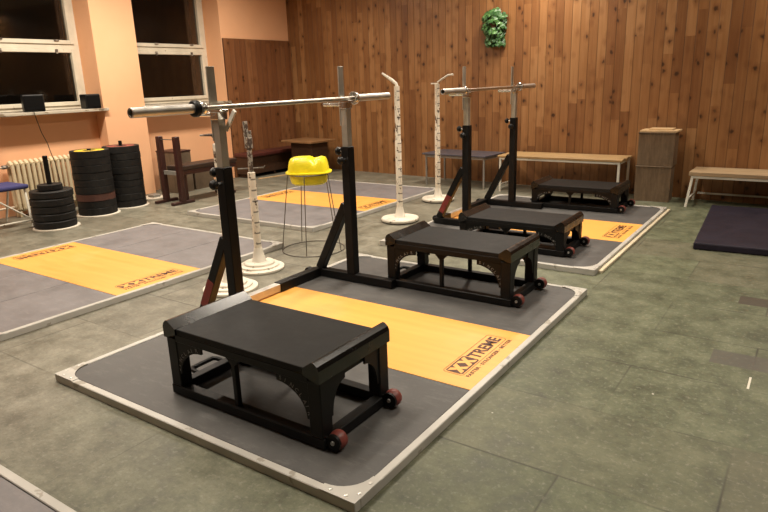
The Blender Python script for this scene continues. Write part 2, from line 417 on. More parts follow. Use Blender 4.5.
# ------------------------------------------------------------------ lifting platforms
PL, PW = 1.973, 2.667
def make_logo(parent, x, y, rz):
    """brand print: outline, XX block, TREME, tag line; local u along +Y when rz=90deg"""
    bm = bm_(); M4 = Matrix.Translation((x, y, T - .0027)) @ Matrix.Rotation(rz, 4, 'Z') @ Matrix.Diagonal((.93, .97, 1, 1))
    def poly(ps, z=0, mi=0):
        bm.faces.new([bm.verts.new(M4 @ Vector((u, v, z))) for u, v in ps]).material_index = mi
    def rrect(u0, u1, v0, v1, r, n=4):
        ps = []
        for cx, cy, a0 in ((u1 - r, v0 + r, -PI / 2), (u1 - r, v1 - r, 0), (u0 + r, v1 - r, PI / 2), (u0 + r, v0 + r, PI)):
            ps += [(cx + r * math.cos(a0 + PI / 2 * k / n), cy + r * math.sin(a0 + PI / 2 * k / n)) for k in range(n + 1)]
        return ps
    o = rrect(-.29, .29, -.005, .118, .022); i = rrect(-.2868, .2868, -.0018, .1148, .019)
    ov = [bm.verts.new(M4 @ Vector((u, v, 0))) for u, v in o]; iv = [bm.verts.new(M4 @ Vector((u, v, 0))) for u, v in i]
    for k in range(len(o)):
        l = (k + 1) % len(o); bm.faces.new((ov[k], ov[l], iv[l], iv[k]))
    poly(rrect(-.275, -.062, .006, .107, .014))
    for c in (-.219, -.121):            # the two X figures, left the colour of the board
        w, h, t = .051, .041, .025
        p, m = t * .75, .0565
        poly([(c - w, m - h), (c - w + 2 * p, m - h), (c, m - h * .40), (c + w - 2 * p, m - h), (c + w, m - h), (c + p, m),
              (c + w, m + h), (c + w - 2 * p, m + h), (c, m + h * .40), (c - w + 2 * p, m + h), (c - w, m + h), (c - p, m)], .0003, 1)
    add_text(bm, text_mesh('TREME', .325, .075, .032), M4 @ Matrix.Translation((-.055, .018, .0)))
    add_text(bm, text_mesh('FASTER \u00b7 STRONGER \u00b7 BETTER', .57, .023, .03), M4 @ Matrix.Translation((-.285, -.04, 0)))
    return obj('logo', bm, [M['ink'], M['strip']], parent, 'dark brown printed XXTREME lettering with tag line')
def platform(x, y, label, tiles=1, worn=False, logos=(1,), rz=0.0, s0=.965, s1=1.722, W=PW, group='lifting platforms'):
    t = thing('lifting_platform', label, 'platform', (x, y, 0), rz, group)
    fw = .036; rub = M['rub_sheen'] if worn else M['rub']  # worn picks the lighter rubber copy that has sheen in its colour
    for q in ((0, PL, 0, fw), (0, PL, W - fw, W), (0, fw, fw, W - fw), (PL - fw, PL, fw, W - fw)):
        bb = bm_(); box(bb, *q, 0, T, bev=.003); obj('frame_rail', bb, M['alu'], t)
    def side(y0, y1):
        n = tiles; xs = [fw + (PL - 2 * fw) * i / n for i in range(n + 1)]
        for i in range(n):
            bb = bm_(); g = .0035 if n > 1 else .001
            box(bb, xs[i] + g, xs[i + 1] - g, y0 + .002, y1 - .002, .002, T - .004, .003); obj('rubber_tile', bb, rub, t)
    side(fw, s0); side(s1, W - fw)
    bb = bm_(); box(bb, fw + .001, PL - fw - .001, s0, s1, .002, T - .0035); st = obj('wood_strip', bb, M['strip'], t)
    if 1 in logos: make_logo(st, PL - .137, (s0 + s1) / 2 - .0, PI / 2)
    if -1 in logos: make_logo(st, .137, (s0 + s1) / 2 + .02, -PI / 2)
    g = .165                                        # corner gussets with a concave inner edge
    for cx, cy, sx, sy in ((0, 0, 1, 1), (PL, 0, -1, 1), (PL, W, -1, -1), (0, W, 1, -1)):
        ps = [(0, 0), (g, 0), (g, fw)]
        for k in range(1, 8):
            a = PI / 2 * k / 8
            ps.append((g - (g - fw) * math.sin(a) , fw + (g - fw) * (1 - math.cos(a))))
        ps += [(fw, g), (0, g)]
        ps = [(cx + sx * u, cy + sy * v) for u, v in ps]
        if sx * sy < 0: ps = ps[::-1]
        bb = bm_(); prism(bb, ps, .004, Matrix.Translation((0, 0, T - .001))); gp = obj('corner_plate', bb, M['alu'], t)
        for u, v in ((.03, .022), (.022, .03), (.125, .02), (.02, .125)):
            if u + v < .06: u, v = (.055, .02) if u > v else (.02, .055)
            bb = bm_(); lathe(bb, [(.009, 0), (.008, .002), (.005, .0035), (0, .0035)], 10, (cx + sx * u, cy + sy * v, T + .003)); obj('bolt', bb, M['steel'], gp)
    return t
platform(-3.148, 1.454, 'large orange and black lifting platform in the foreground under the nearest jerk box', 1, False, (1,))
platform(-5.961, 1.426, 'orange and grey lifting platform at far left in front of the weight plate stacks', 3, True, (1, -1))
platform(-3.231, 4.569, 'lifting platform under the two farthest jerk boxes, close to the back wall', 1, False, (1,))
platform(-6.111, 4.673, 'empty lifting platform behind the yellow basin, near the corner', 1, True, (1, -1))
platform(-3.10, .893 - PW, 'lifting platform of which only one pale edge shows at the bottom left corner', 3, True, (1,), .01)

# lath beside the far platform
b = bm_(); box(b, 0, .032, 0, 2.60, 0, .022, .003)
o = obj('wooden_lath', b, M['lath']); o.location = (-1.256, 4.66, 0); tag(o, 'cream lath lying on the floor along the edge of the far platform', 'lath')
b = bm_(); box(b, 0, .035, 0, .85, 0, .018, .003)
o = obj('wooden_batten', b, M['palewood']); o.location = (-7.40, 7.12, 0); o.rotation_euler = (0, 0, -.2); tag(o, 'thin pale batten lying on the floor before the maroon wall bench', 'batten')

# ------------------------------------------------------------------ jerk boxes
def arc_plate(bm, M4, w, h, tip, th):
    """gusset under a rail: local x away from the leg, y down; concave circular edge"""
    ps = [(0, 0), (w, 0), (w, tip)]
    n = 9
    for k in range(n + 1):
        a = PI / 2 * k / n
        ps.append((w - (w - .012) * math.sin(a), h - (h - tip - .0) * math.cos(a)))
    ps.append((0, h))
    prism(bm, ps, th, M4)
def arc_text(bm, M4, txt, w, h, tip, rev):
    n = len(txt)
    for i, ch in enumerate(txt):
        f = (i + .7) / (n + .4); a = PI / 2 * (1 - f if not rev else f) if False else PI / 2 * (f if rev else 1 - f)
        rr = .017
        x = w - (w - .012 + rr) * math.sin(a) * .96; y = h - (h - tip + rr) * math.cos(a) * .97
        x = max(.006, x)
        tang = -a if False else 0
        ang = (PI / 2 - a) if rev else -(a)
        tm = text_mesh(ch, None, .019, .01)
        add_text(bm, tm, M4 @ Matrix.Translation((x, y, -.0008)) @ Matrix.Rotation(0, 4, 'Z') @ TXT(rev, a))
def TXT(rev, a):
    # letters stand upright against local y (which points down), turned along the arc
    return Matrix.Scale(-1, 4, (0, 1, 0)) @ Matrix.Rotation((-a if rev else a) , 4, 'Z') @ Matrix.Translation((-.006, -.004, 0))
BL_, BW_ = .957, .475
def make_box(H, label, loc):
    """origin: near left corner of the base on the platform; x along, y deep"""
    t = thing('jerk_box', label, 'jerk box', loc, 0, 'black jerk boxes')
    L, W = BL_, BW_; lw = .068
    bb = bm_(); box(bb, .07, L - .07, .0, W, H - .028, H, .002); obj('deck', bb, M['deck'], t)
    for s in (0, 1):                                  # raised ridge at each short end
        pr = [(0, -.05), (0, .004), (.008, .022), (.024, .035), (.036, .036), (.086, .001), (.086, -.028), (.02, -.05)]
        if s: pr = [(L - x, z) for x, z in pr][::-1]
        bb = bm_(); prism(bb, pr, W + .016, Matrix(((1, 0, 0, 0), (0, 0, 1, -.008), (0, 1, 0, H), (0, 0, 0, 1)))); obj('end_ridge', bb, M['black'], t)
    bb = bm_()
    for y in (0, W - .035): box(bb, .07, L - .07, y, y + .035, H - .065, H - .0285, .002)
    for x in (.022, L - .057): box(bb, x, x + .035, .036, W - .036, H - .085, H - .0285, .002)
    obj('top_frame', bb, M['satin'], t)
    for x in (.006, L - lw - .006):
        for y in (0, W - lw):
            bb = bm_(); box(bb, x, x + lw, y, y + lw, .048, H - .05, .004); obj('leg', bb, M['satin'], t)
    bb = bm_(); bh = .048
    for y in (0, W - .05): box(bb, .0, L, y, y + .05, 0, bh, .003)
    for x in (0, L - .05): box(bb, x, x + .05, .05, W - .05, 0, bh, .003)
    obj('base_frame', bb, M['satin'], t)
    gh = (H - .06) * .62; gw = .17; tip = .045
    for y, front in ((.004, 1), (W - .014, 0)):
        for s in (0, 1):
            x = lw + .006 if not s else L - lw - .006
            M4 = Matrix(((1 if not s else -1, 0, 0, x), (0, 0, 1, y), (0, -1, 0, H - .05), (0, 0, 0, 1)))
            bb = bm_(); arc_plate(bb, M4, gw, gh, tip, .01); g = obj('gusset', bb, M['satin'], t)
            if front:
                bb = bm_(); n = 8; tx = 'SINCLAIR'
                for i, ch in enumerate(tx):
                    f = (i + .8) / (n + .8); a = PI / 2 * (1 - f) if not s else PI / 2 * f
                    rr = .008
                    px = gw - (gw - .012 + rr) * math.sin(a); pz = gh - (gh - tip + rr) * math.cos(a)
                    wx = x + px if not s else x - px; wz = H - .05 - pz
                    th = (a if not s else -a)
                    R4 = Matrix.Translation((wx, y - .0012, wz)) @ Matrix.Rotation(PI / 2, 4, 'X') @ Matrix.Rotation(th, 4, 'Z') @ Matrix.Translation((-.007, 0, 0))
                    add_text(bb, text_mesh(ch, None, .019, .012), R4)
                obj('lettering', bb, M['letter'], g, 'light grey curved lettering')
    for x, s in ((.012, 0), (L - .022, 1)):            # gussets on the short ends
        for k in (0, 1):
            yy = lw if not k else W - lw; d = 1 if not k else -1
            M4 = Matrix(((0, 0, 1, x), (d, 0, 0, yy), (0, -1, 0, H - .05), (0, 0, 0, 1)))
            bb = bm_(); arc_plate(bb, M4, .10, gh, tip, .01); obj('gusset', bb, M['satin'], t)
    for y in (.012, W - .037):
        bb = bm_(); xm = L * .46
        box(bb, xm - .013, xm + .013, y, y + .025, .046, H - .06, .003)
        prism(bb, [(xm - .05, H - .064), (xm + .05, H - .064), (xm + .013, H - .10), (xm - .013, H - .10)][::-1], .025, Matrix(((1, 0, 0, 0), (0, 0, 1, y), (0, 1, 0, 0), (0, 0, 0, 1))))
        obj('middle_post', bb, M['satin'], t)
    for y, o_ in ((.012, 0), (W - .062, 1)):
        cz = .041; cx = L + .034
        bb = bm_(); lathe(bb, [(.012, -.022), (.033, -.022), (.038, -.014), (.04, 0), (.038, .014), (.033, .022), (.012, .022)], 24, (cx, y + .035, cz), 'Y'); w = obj('wheel', bb, M['wheel'], t, 'small dark red wheel')
        bb = bm_(); lathe(bb, [(0, 0), (.035, 0), (.035, .012), (0, .012)], 20, (cx, y + .0, cz), 'Y'); box(bb, L - .03, cx, y, y + .010, cz - .018, cz + .018); obj('bracket', bb, M['satin'], t)
        bb = bm_(); lathe(bb, [(0, -.006), (.009, -.006), (.010, 0), (0, .0)], 8, (cx, y, cz), 'Y'); obj('axle_bolt', bb, M['steel'], w, 'steel bolt head')
    bb = bm_(); tube(bb, [(0.004, .16, .036), (-.045, .16, .040), (-.062, .175, .042), (-.064, .24, .042), (-.062, .305, .042), (-.045, .32, .040), (0.004, .32, .036)], .012, 8); obj('pull_handle', bb, M['satin'], t)
    return t
j1 = make_box(.347, 'black jerk box nearest the camera, alone on the near half of the front platform', (-2.43, 1.652, T + .0005))
dup(j1, (-2.445, 3.535, T + .0005), 0, 'black jerk box at the back edge of the front platform, right of the near rack')
j3 = make_box(.252, 'lower black jerk box on the near half of the far platform', (-2.535, 4.815, T + .0005))
dup(j3, (-2.60, 6.685, T + .0005), 0, 'farthest black jerk box, just in front of the slatted wooden bench')

# ------------------------------------------------------------------ squat racks and barbells
def make_rack(label, loc, half, expo, prong=False):
    """origin at the middle between posts on the platform top; bar axis along y"""
    t = thing('squat_rack', label, 'squat rack', loc, 0, 'adjustable squat racks')
    def B(z): return z - T
    for s in (-1, 1):
        y = s * half
        bb = bm_(); box(bb, -.36, .36, y - .03, y + .03, 0, .06, .003); obj('foot', bb, M['satin'], t)
        bb = bm_(); box(bb, -.034, .034, y - .034, y + .034, .06, B(1.035), .003); po = obj('post', bb, M['satin'], t)
        bb = bm_(); beam(bb, (-.31, y, .062), (-.034, y, B(.62)), .06, .06, Vector((0, 1, 0)), .003); br = obj('brace', bb, M['satin'], t)
        if s < 0:
            d = Vector((-.034 + .31, 0, B(.62) - .062)); p = Vector((-.31, y - .0312, .062))
            bb = bm_(); beam(bb, p + d * .12, p + d * .46, .056, .002, Vector((0, 1, 0))); obj('red_strip', bb, M['red'], br, 'red printed strip on the brace')
        bb = bm_(); box(bb, -.025, .025, y - .025, y + .025, B(1.03), B(1.335), .002); up = obj('inner_upright', bb, M['zinc'], t, 'bare grey steel sliding tube')
        bb = bm_(); box(bb, -.035, -.0255, y - .027, y + .027, B(1.18), B(1.575), .001); obj('back_plate', bb, M['zinc'], t, 'grey steel catch plate rising above the bar')
        bb = bm_(); box(bb, -.0255, .05, y - .03, y + .03, B(1.3355), B(1.3475), .001)
        box(bb, -.0255, .034, y - .034, y + .034, B(1.295), B(1.3355), .002)
        hk = obj('hook', bb, M['chrome'], t, 'bright steel bar hook')
        if prong and s < 0:
            bb = bm_(); beam(bb, (.03, y + .02, B(1.235)), (.112, y + .02, B(1.342)), .026, .012, Vector((0, 1, 0)), .002); obj('prong', bb, M['whitem'], hk, 'pale slanted prong')
        bb = bm_(); lathe(bb, [(0, -.19), (.0135, -.19), (.0135, -.035), (0, -.035)], 12, (0, y, B(1.322)), 'X'); obj('peg', bb, M['chrome'], t, 'bright steel peg')
        for kz, ax in ((B(1.0), 'X'), (B(.945), 'Y')):
            sg = -1
            bb = bm_(); c = (0, y, kz)
            lathe(bb, [(0, -.034), (.010, -.034), (.010, -.062), (0, -.062)][::-1], 10, c, ax); kn = obj('knob_stem', bb, M['chrome'], t, 'bright knob stem')
            bb = bm_(); lathe(bb, [(0, -.105), (.016, -.103), (.027, -.092), (.028, -.075), (.018, -.062), (0, -.061)], 14, c, ax); obj('knob', bb, M['plastic'], t)
        bb = bm_(); lathe(bb, [(0, -.02), (.03, -.02), (.034, -.014), (.034, .014), (.03, .02), (0, .02)], 16, (-.385, y - s * .056, .034), 'Y'); w = obj('wheel', bb, M['plastic'], t)
        bb = bm_(); lathe(bb, [(0, -.026), (.009, -.026), (.009, -.02), (0, -.02)], 8, (-.385, y - s * .056, .034), 'Y'); obj('axle_bolt', bb, M['steel'], w, 'steel bolt head')
    x = -.325
    bb = bm_(); box(bb, x - .033, x + .033, -half + .03, expo[0], .0, .066, .003); obj('cross_sleeve', bb, M['satin'], t)
    bb = bm_(); box(bb, x - .033, x + .033, expo[1], half - .03, .0, .066, .003); obj('cross_sleeve', bb, M['satin'], t)
    bb = bm_(); box(bb, x - .027, x + .027, expo[0] - .05, expo[1] + .05, .006, .060, .002); obj('cross_tube', bb, M['steel'], t, 'bare steel telescoping tube between the black sleeves')
    return t
make_rack('black adjustable squat rack on the front platform, holding the nearer barbell', (-2.72, 2.928, T), .567, (-.21, .10), True)
make_rack('black adjustable squat rack on the far platform, holding the farther barbell', (-2.79, 6.03, T), .565, (-.35, .05))
def barbell(label, c, rz, blackring):
    t = thing('barbell', label, 'barbell', c, rz, 'empty barbells on the racks')
    bb = bm_(); tube(bb, [(0, -.69, 0), (0, .69, 0)], .014, 14); obj('shaft', bb, M['knurl'], t)
    for s in (-1, 1):
        e, i = s * 1.1, s * .685
        pr = [(.0145, i), (.025, i), (.025, e - s * .002), (.0235, e), (.0185, e), (.0185, e - s * .06)]
        bb = bm_(); lathe(bb, pr, 22, (0, 0, 0), 'Y'); sl = obj('sleeve', bb, M['steel'], t)
        bb = bm_(); lathe(bb, [(0, e - s * .05), (.0184, e - s * .05)], 18, (0, 0, 0), 'Y'); obj('sleeve_end', bb, M['hollow'], sl, 'dark hollow of the sleeve end')
        bb = bm_(); a = s * .655; R_ = .034 if s < 0 else .044; lathe(bb, [(.0142, a), (R_ - .004, a), (R_, a + s * .005), (R_, a + s * .024), (R_ - .004, a + s * .03), (.0255, a + s * .03)], 24, (0, 0, 0), 'Y'); obj('collar', bb, M['chrome'], t, 'bright steel inner collar')
        if blackring and s < 0:
            bb = bm_(); lathe(bb, [(.0262, -.735), (.036, -.735), (.043, -.728), (.043, -.705), (.036, -.698), (.0262, -.698)], 24, (0, 0, 0), 'Y', closed=True); obj('clamp_ring', bb, M['plastic'], t, 'black clamp ring on the sleeve')
    return t
barbell('empty steel barbell on the nearer rack, with a black ring on its near sleeve', (-2.697, 2.903, 1.3618), 0.008, True)
barbell('empty steel barbell on the farther rack before the pine wall', (-2.772, 6.04, 1.3618), .010, False)

# ------------------------------------------------------------------ old cast squat stands
def old_stand(label, loc, tiers, kind, rz=0):
    t = thing('squat_stand', label, 'squat stand', loc, rz, 'old white squat stands')
    bb = bm_()
    if tiers:
        lathe(bb, [(0, 0), (.198, 0), (.203, .006), (.203, .02), (.19, .026), (.165, .027), (.163, .040), (.155, .045), (.128, .046), (.126, .060), (.118, .066), (0, .067)], 40); z = .066
    else:
        lathe(bb, [(0, .012), (.185, .012), (.2, .018), (.203, .035), (.195, .046), (0, .05)], 40); z = .049
        b2 = bm_()
        n = 48; 
        lathe(b2, [(0, 0), (.186, 0), (.197, .006), (.196, .014), (.15, .016)], 40)
    ba = obj('base', bb, M['base'], t)
    if not tiers: obj('base_rim', b2, M['dirtyrim'], ba, 'dark dirty underside rim')
    bb = bm_(); lathe(bb, [(.064, z - .002), (.058, z + .004), (.036, z + .10), (.033, z + .115), (.02, z + .12)], 20); obj('cone', bb, M['base'], t)
    if kind == 'A':
        bb = bm_(); lathe(bb, [(0, z + .1), (.031, z + .1), (.031, .80), (.022, .805), (0, .806)], 18); obj('outer_pole', bb, M['pole'], t)
        bb = bm_(); lathe(bb, [(0, .80), (.020, .80), (.020, 1.02), (0, 1.02)], 14); p = obj('inner_pole', bb, M['rust'], t, 'rusty grey sliding pole')
        bb = bm_(); tube(bb, [(-.07, -.075, .835), (.07, .075, .835), (.075, .08, .85)], .006, 8); obj('pin', bb, M['wire'], p, 'thin steel locking pin')
        bb = bm_(); box(bb, -.024, .024, -.024, .024, .99, 1.08, .004); box(bb, -.026, -.016, -.024, .024, 1.08, 1.20, .003); box(bb, .012, .022, -.022, .022, 1.08, 1.13, .003); obj('hook', bb, M['rust'], t, 'rusty iron cradle')
    elif kind == 'D':
        bb = bm_(); lathe(bb, [(0, z + .1), (.025, z + .1), (.025, 1.08), (0, 1.085)], 18); obj('outer_pole', bb, M['pole'], t)
        bb = bm_(); tube(bb, [(0, 0, 1.06), (0.0, 0.005, 1.11), (-.0, -.03, 1.145), (-.0, -.13, 1.15)], [.014, .013, .010, .006], 8); obj('hook', bb, M['rust'], t, 'thin rusty hook')
    else:
        bb = bm_(); lathe(bb, [(0, z + .1), (.033, z + .1), (.033, .86), (.029, .87), (.029, 1.415), (0, 1.42)], 18); obj('outer_pole', bb, M['pole'], t)
        s = -1 if kind == 'B' else 1
        bb = bm_()
        if kind == 'B': tube(bb, [(.008, 0, 1.40), (-.008, 0, 1.44), (-.05, 0, 1.47), (-.10, 0, 1.50), (-.175, 0, 1.545)], [.016, .017, .019, .016, .011], 8)
        else:
            tube(bb, [(0, 0, 1.405), (.012, 0, 1.435), (.06, 0, 1.465), (.15, 0, 1.512), (.215, 0, 1.518)], [.014, .013, .012, .011, .011], 8)
            box(bb, -.08, .02, -.012, .012, 1.412, 1.428, .003)
        obj('hook', bb, M['whitem'], t, 'bent white iron cradle')
    return t
old_stand('old white squat stand with rusty top, between the two posts of the near rack', (-3.69, 3.48, 0), True, 'A')
old_stand('old white squat stand hidden mostly behind the left post of the near rack', (-3.50, 2.99, 0), True, 'D')
old_stand('tall old white squat stand whose bent arm leans left, nearer of the tall pair', (-3.62, 5.52, 0), False, 'B')
old_stand('tall old white squat stand whose bent arm leans right, nearer the back wall', (-3.83, 6.72, 0), False, 'C')

# ------------------------------------------------------------------ yellow basin on wire stand
t = thing('wire_stand', 'thin wire stand ring with legs carrying the yellow basin', 'stand', (-3.70, 4.18, 0))
def ring(bm, r, z, rr, n=40): tube(bm, [(r * math.cos(2 * PI * k / n), r * math.sin(2 * PI * k / n), z) for k in range(n)], rr, 7, True)
bb = bm_(); ring(bb, .285, .005, .005); obj('floor_ring', bb, M['wire'], t)
bb = bm_(); ring(bb, .188, .70, .005); obj('top_ring', bb, M['wire'], t)
for k in range(5):
    a = math.radians(-62 + 72 * k)
    bb = bm_(); tube(bb, [(.285 * math.cos(a), .285 * math.sin(a), .008), (.19 * math.cos(a), .19 * math.sin(a), .70)], .0042, 7); obj('leg', bb, M['wire'], t)
t = thing('basin', 'bright yellow plastic basin covered by a second upturned one, on the wire stand', 'basin', (-3.70, 4.18, .0), math.radians(35))
def sq_loft(bm, rows, n=40, e=3.0, dent=None):
    R = []
    for (a, c, z) in rows:
        ring_ = []
        for k in range(n):
            th = 2 * PI * k / n; ct, st = math.cos(th), math.sin(th)
            f = (abs(ct) ** e + abs(st) ** e) ** (-1 / e)
            zz = z
            if dent: zz = dent(a * f * ct, c * f * st, z)
            ring_.append(bm.verts.new((a * f * ct, c * f * st, zz)))
        R.append(ring_)
    for p, q in zip(R, R[1:]):
        for k in range(n): bm.faces.new((p[k], p[(k + 1) % n], q[(k + 1) % n], q[k])).smooth = True
    bm.faces.new(R[0][::-1]).smooth = True; bm.faces.new(R[-1]).smooth = True
bb = bm_(); sq_loft(bb, [(.09, .08, .605), (.135, .115, .607), (.157, .135, .622), (.168, .145, .66), (.175, .152, .706)], 40, 2.8); obj('lower_basin', bb, M['yellow'], t)
bb = bm_(); sq_loft(bb, [(.176, .153, .706), (.202, .178, .706), (.205, .181, .712), (.203, .179, .72), (.178, .155, .722)], 48, 2.6); obj('rim', bb, M['yellow'], t)
def dent(x, y, z):
    if z > .80: z -= .03 * math.exp(-((x - .062) / .028) ** 2)
    return z
bb = bm_(); sq_loft(bb, [(.180, .156, .718), (.178, .154, .75), (.172, .148, .785), (.165, .142, .815), (.155, .132, .833), (.13, .11, .843), (.07, .05, .846), (.03, .02, .846)], 56, 3.2, dent); obj('upper_basin', bb, M['yellow'], t)

# ------------------------------------------------------------------ stacks of weight plates
def plate_mesh(bm, r, th, hub=.06, soft=False):
    e = .012 if soft else .004
    lathe(bm, [(.036, 0), (r - .03, 0), (r - e * .7, .002), (r, e), (r, th - e), (r - e * .7, th - .002), (r - .03, th - .001), (r - .055, th - .007), (hub + .03, th - .007), (hub, th - .001), (.036, th - .001)], 44, closed=True)
ORD = ['bottom', 'second', 'third', 'fourth', 'fifth', 'sixth', 'seventh', 'eighth', 'topmost']
def post(label, loc, h, rr=.022, discr=.253):
    t = thing('plate_post', label, 'plate stand', loc, 0, 'floor posts for weight plates')
    bb = bm_(); lathe(bb, [(0, 0), (discr, 0), (discr, .010), (discr - .006, .0135), (0, .0135)], 44); obj('base', bb, M['base'], t, 'round chipped white base')
    bb = bm_(); lathe(bb, [(0, .0135), (rr, .0135), (rr, h - .004), (rr - .004, h), (0, h)], 16); obj('pole', bb, M['satin'], t)
    return t
S1, S2, S3 = (-6.97, 3.55, 0), (-7.235, 4.225, 0), (-7.35, 4.725, 0)
post('short stack\'s plate post, black pole sticking up high beside the blue stool', S1, .80, .026, .243)
post('plate post inside the tall stack with the yellow top plate', S2, .80)
post('plate post sticking out of the tall stack with the red top plate', S3, .845)
mat_mesh = {}
def plate(loc, label, group, m='plate', th=.0855, r=.222, hubmat=None, jit=.004, soft=False):
    key = (m, th, r)
    if key not in mat_mesh:
        b2 = bm_(); plate_mesh(b2, r, th, soft=soft); me = bpy.data.meshes.new('weight_plate')
        bmesh.ops.recalc_face_normals(b2, faces=b2.faces); b2.to_mesh(me); b2.free(); me.materials.append(M[m])
        me.set_sharp_from_angle(angle=math.radians(30)); mat_mesh[key] = me
    o = bpy.data.objects.new('weight_plate', mat_mesh[key]); COL.objects.link(o)
    o.location = (loc[0] + random.uniform(-jit, jit) * .6, loc[1] + random.uniform(-jit, jit) * .6, loc[2]); o.rotation_euler = (0, 0, random.uniform(0, 6))
    tag(o, label, 'weight plate', group)
    if hubmat:
        b2 = bm_(); lathe(b2, [(.0365, th - .008), (r - .052, th - .008), (r - .054, th - .0045), (.0365, th - .0045)], 40, closed=True); obj('coloured_face', b2, M[hubmat], o, {'yelpl': 'yellow plate face', 'redpl': 'red plate face'}[hubmat])
    return o
z = .014
names = ['bottom', 'second', 'third from the bottom', 'fourth from the bottom', 'topmost large']
for k in range(5):
    plate((S1[0], S1[1], z), '%s worn black weight plate of the short stack by the blue stool' % names[k], 'plates in the short stack', th=.0825, jit=.012, soft=True); z += .0828
plate((S1[0], S1[1], z), 'small black weight plate on top of the short stack', 'plates in the short stack', th=.062, r=.128, jit=.002)
q9 = ['bottom', 'second', 'third from the bottom', 'fourth from the bottom', 'middle', 'fourth from the top', 'third from the top', 'second from the top']
z = .014
for k in range(9):
    nm = q9[k] if k < 8 else 'topmost'
    if k == 8: lab = 'topmost black weight plate with yellow face on the tall stack by the radiator'
    elif k == 2: lab = 'faded maroon weight plate, third from the bottom of the yellow-topped stack'
    else: lab = '%s black weight plate in the tall yellow-topped stack' % nm
    plate((S2[0], S2[1], z), lab, 'plates in the yellow-topped stack', 'brownpl' if k == 2 else 'plate', hubmat='yelpl' if k == 8 else None); z += .0857
z = .014
for k in range(9):
    nm = q9[k] if k < 8 else 'topmost'
    if k == 8: lab = 'topmost weight plate with red face on the tall stack by the wall pier'
    elif k == 7: lab = 'black weight plate just below the top of the red-topped stack'
    else: lab = '%s black weight plate in the tall red-topped stack' % nm
    plate((S3[0], S3[1], z), lab, 'plates in the red-topped stack', 'plate', hubmat='redpl' if k == 8 else None); z += .0857

# ------------------------------------------------------------------ radiator, speakers, stool
t = thing('radiator', 'cream cast column radiator below the window, behind the weight plates', 'radiator', (-7.99, 3.64, 0))
sec = None
for k in range(13):
    y = k * .062
    if sec is None:
        bb = bm_()
        for x in (-.05, .05):
            tube(bb, [(x, 0, .10), (x, 0, .64)], .021, 10)
        tube(bb, [(-.055, 0, .63), (0, 0, .665), (.055, 0, .63)], .024, 10); tube(bb, [(-.055, 0, .11), (0, 0, .08), (.055, 0, .11)], .024, 10)
        tube(bb, [(0, -.031, .62), (0, .031, .62)], .024, 10); tube(bb, [(0, -.031, .13), (0, .031, .13)], .024, 10)
        sec = obj('section', bb, M['cream'], t)
    else:
        c = sec.copy(); COL.objects.link(c); c.parent = t; c.location = (0, y, 0)
for y in (.0, .744):
    bb = bm_(); box(bb, -.06, .06, y - .015, y + .015, 0, .075, .004); obj('foot', bb, M['cream'], t)
bb = bm_(); tube(bb, [(0, -.03, .62), (0, -.05, .62), (0, -.287, .615)], .0125, 10); obj('supply_pipe', bb, M['copper'], t)
bb = bm_(); tube(bb, [(0, -.03, .13), (0, -.287, .126)], .0125, 10); obj('return_pipe', bb, M['copper'], t)
bb = bm_(); lathe(bb, [(0, -.10), (.022, -.10), (.025, -.06), (.02, -.035), (0, -.03)], 12, (0, 0, .62), 'Y'); obj('valve', bb, M['rust'], t, 'dark valve at the radiator end')

def speaker(label, loc, w, d, h, rz):
    t = thing('speaker', label, 'speaker', loc, rz, 'small black speakers on the window sill')
    bb = bm_(); box(bb, -d / 2, d / 2, -w / 2, w / 2, 0, h, .012, None, 2); obj('cabinet', bb, M['plastic'], t)
    bb = bm_(); box(bb, d / 2, d / 2 + .006, -w / 2 + .014, w / 2 - .014, .02, h - .02, .003); obj('grille', bb, M['cloth'], t)
    return t
SIL = SZ + .0385
speaker('small black speaker with trailing cable, in the middle of the window sill', (-8.02, 4.06, SIL), .235, .17, .205, -.35)
speaker('plain black speaker at the right end of the window sill by the pier', (-8.0, 4.80, SIL), .20, .17, .185, -.1)
bb = bm_(); tube(bb, [(-7.885, 3.96, SIL + .006), (-7.852, 3.967, SIL + .006), (-7.845, 3.98, 1.15), (-7.845, 4.01, 1.0), (-7.845, 4.06, .86), (-7.85, 4.085, .74), (-7.855, 4.12, .6), (-7.86, 4.15, .3), (-7.86, 4.16, .01)], .0045, 6)
tag(obj('speaker_cable', bb, M['plastic']), 'thin dark cable hanging from the sill speaker past the radiator', 'cable')

t = thing('stool', 'white tubular folding stool with dark blue padded seat, cut by the left edge', 'stool', (-7.52, 3.27, 0))
bb = bm_(); box(bb, -.27, .205, -.28, .225, .425, .475, .018, None, 2); obj('seat', bb, M['blue'], t)
for sx in (.16, -.22):
    bb = bm_(); tube(bb, [(sx, .19, .424), (sx + (.17 if sx > 0 else -.06), .125, .013)], .0125, 8); obj('leg', bb, M['whitem'], t)
    bb = bm_(); tube(bb, [(sx, -.25, .424), (sx + (.17 if sx > 0 else -.06), -.36, .013)], .0125, 8); obj('leg', bb, M['whitem'], t)
bb = bm_(); tube(bb, [(.325, .135, .09), (.325, -.33, .09)], .010, 8); obj('stretcher', bb, M['whitem'], t)
bb = bm_(); tube(bb, [(.31, .136, .10), (.20, -.22, .40)], .009, 8); obj('stretcher', bb, M['whitem'], t)

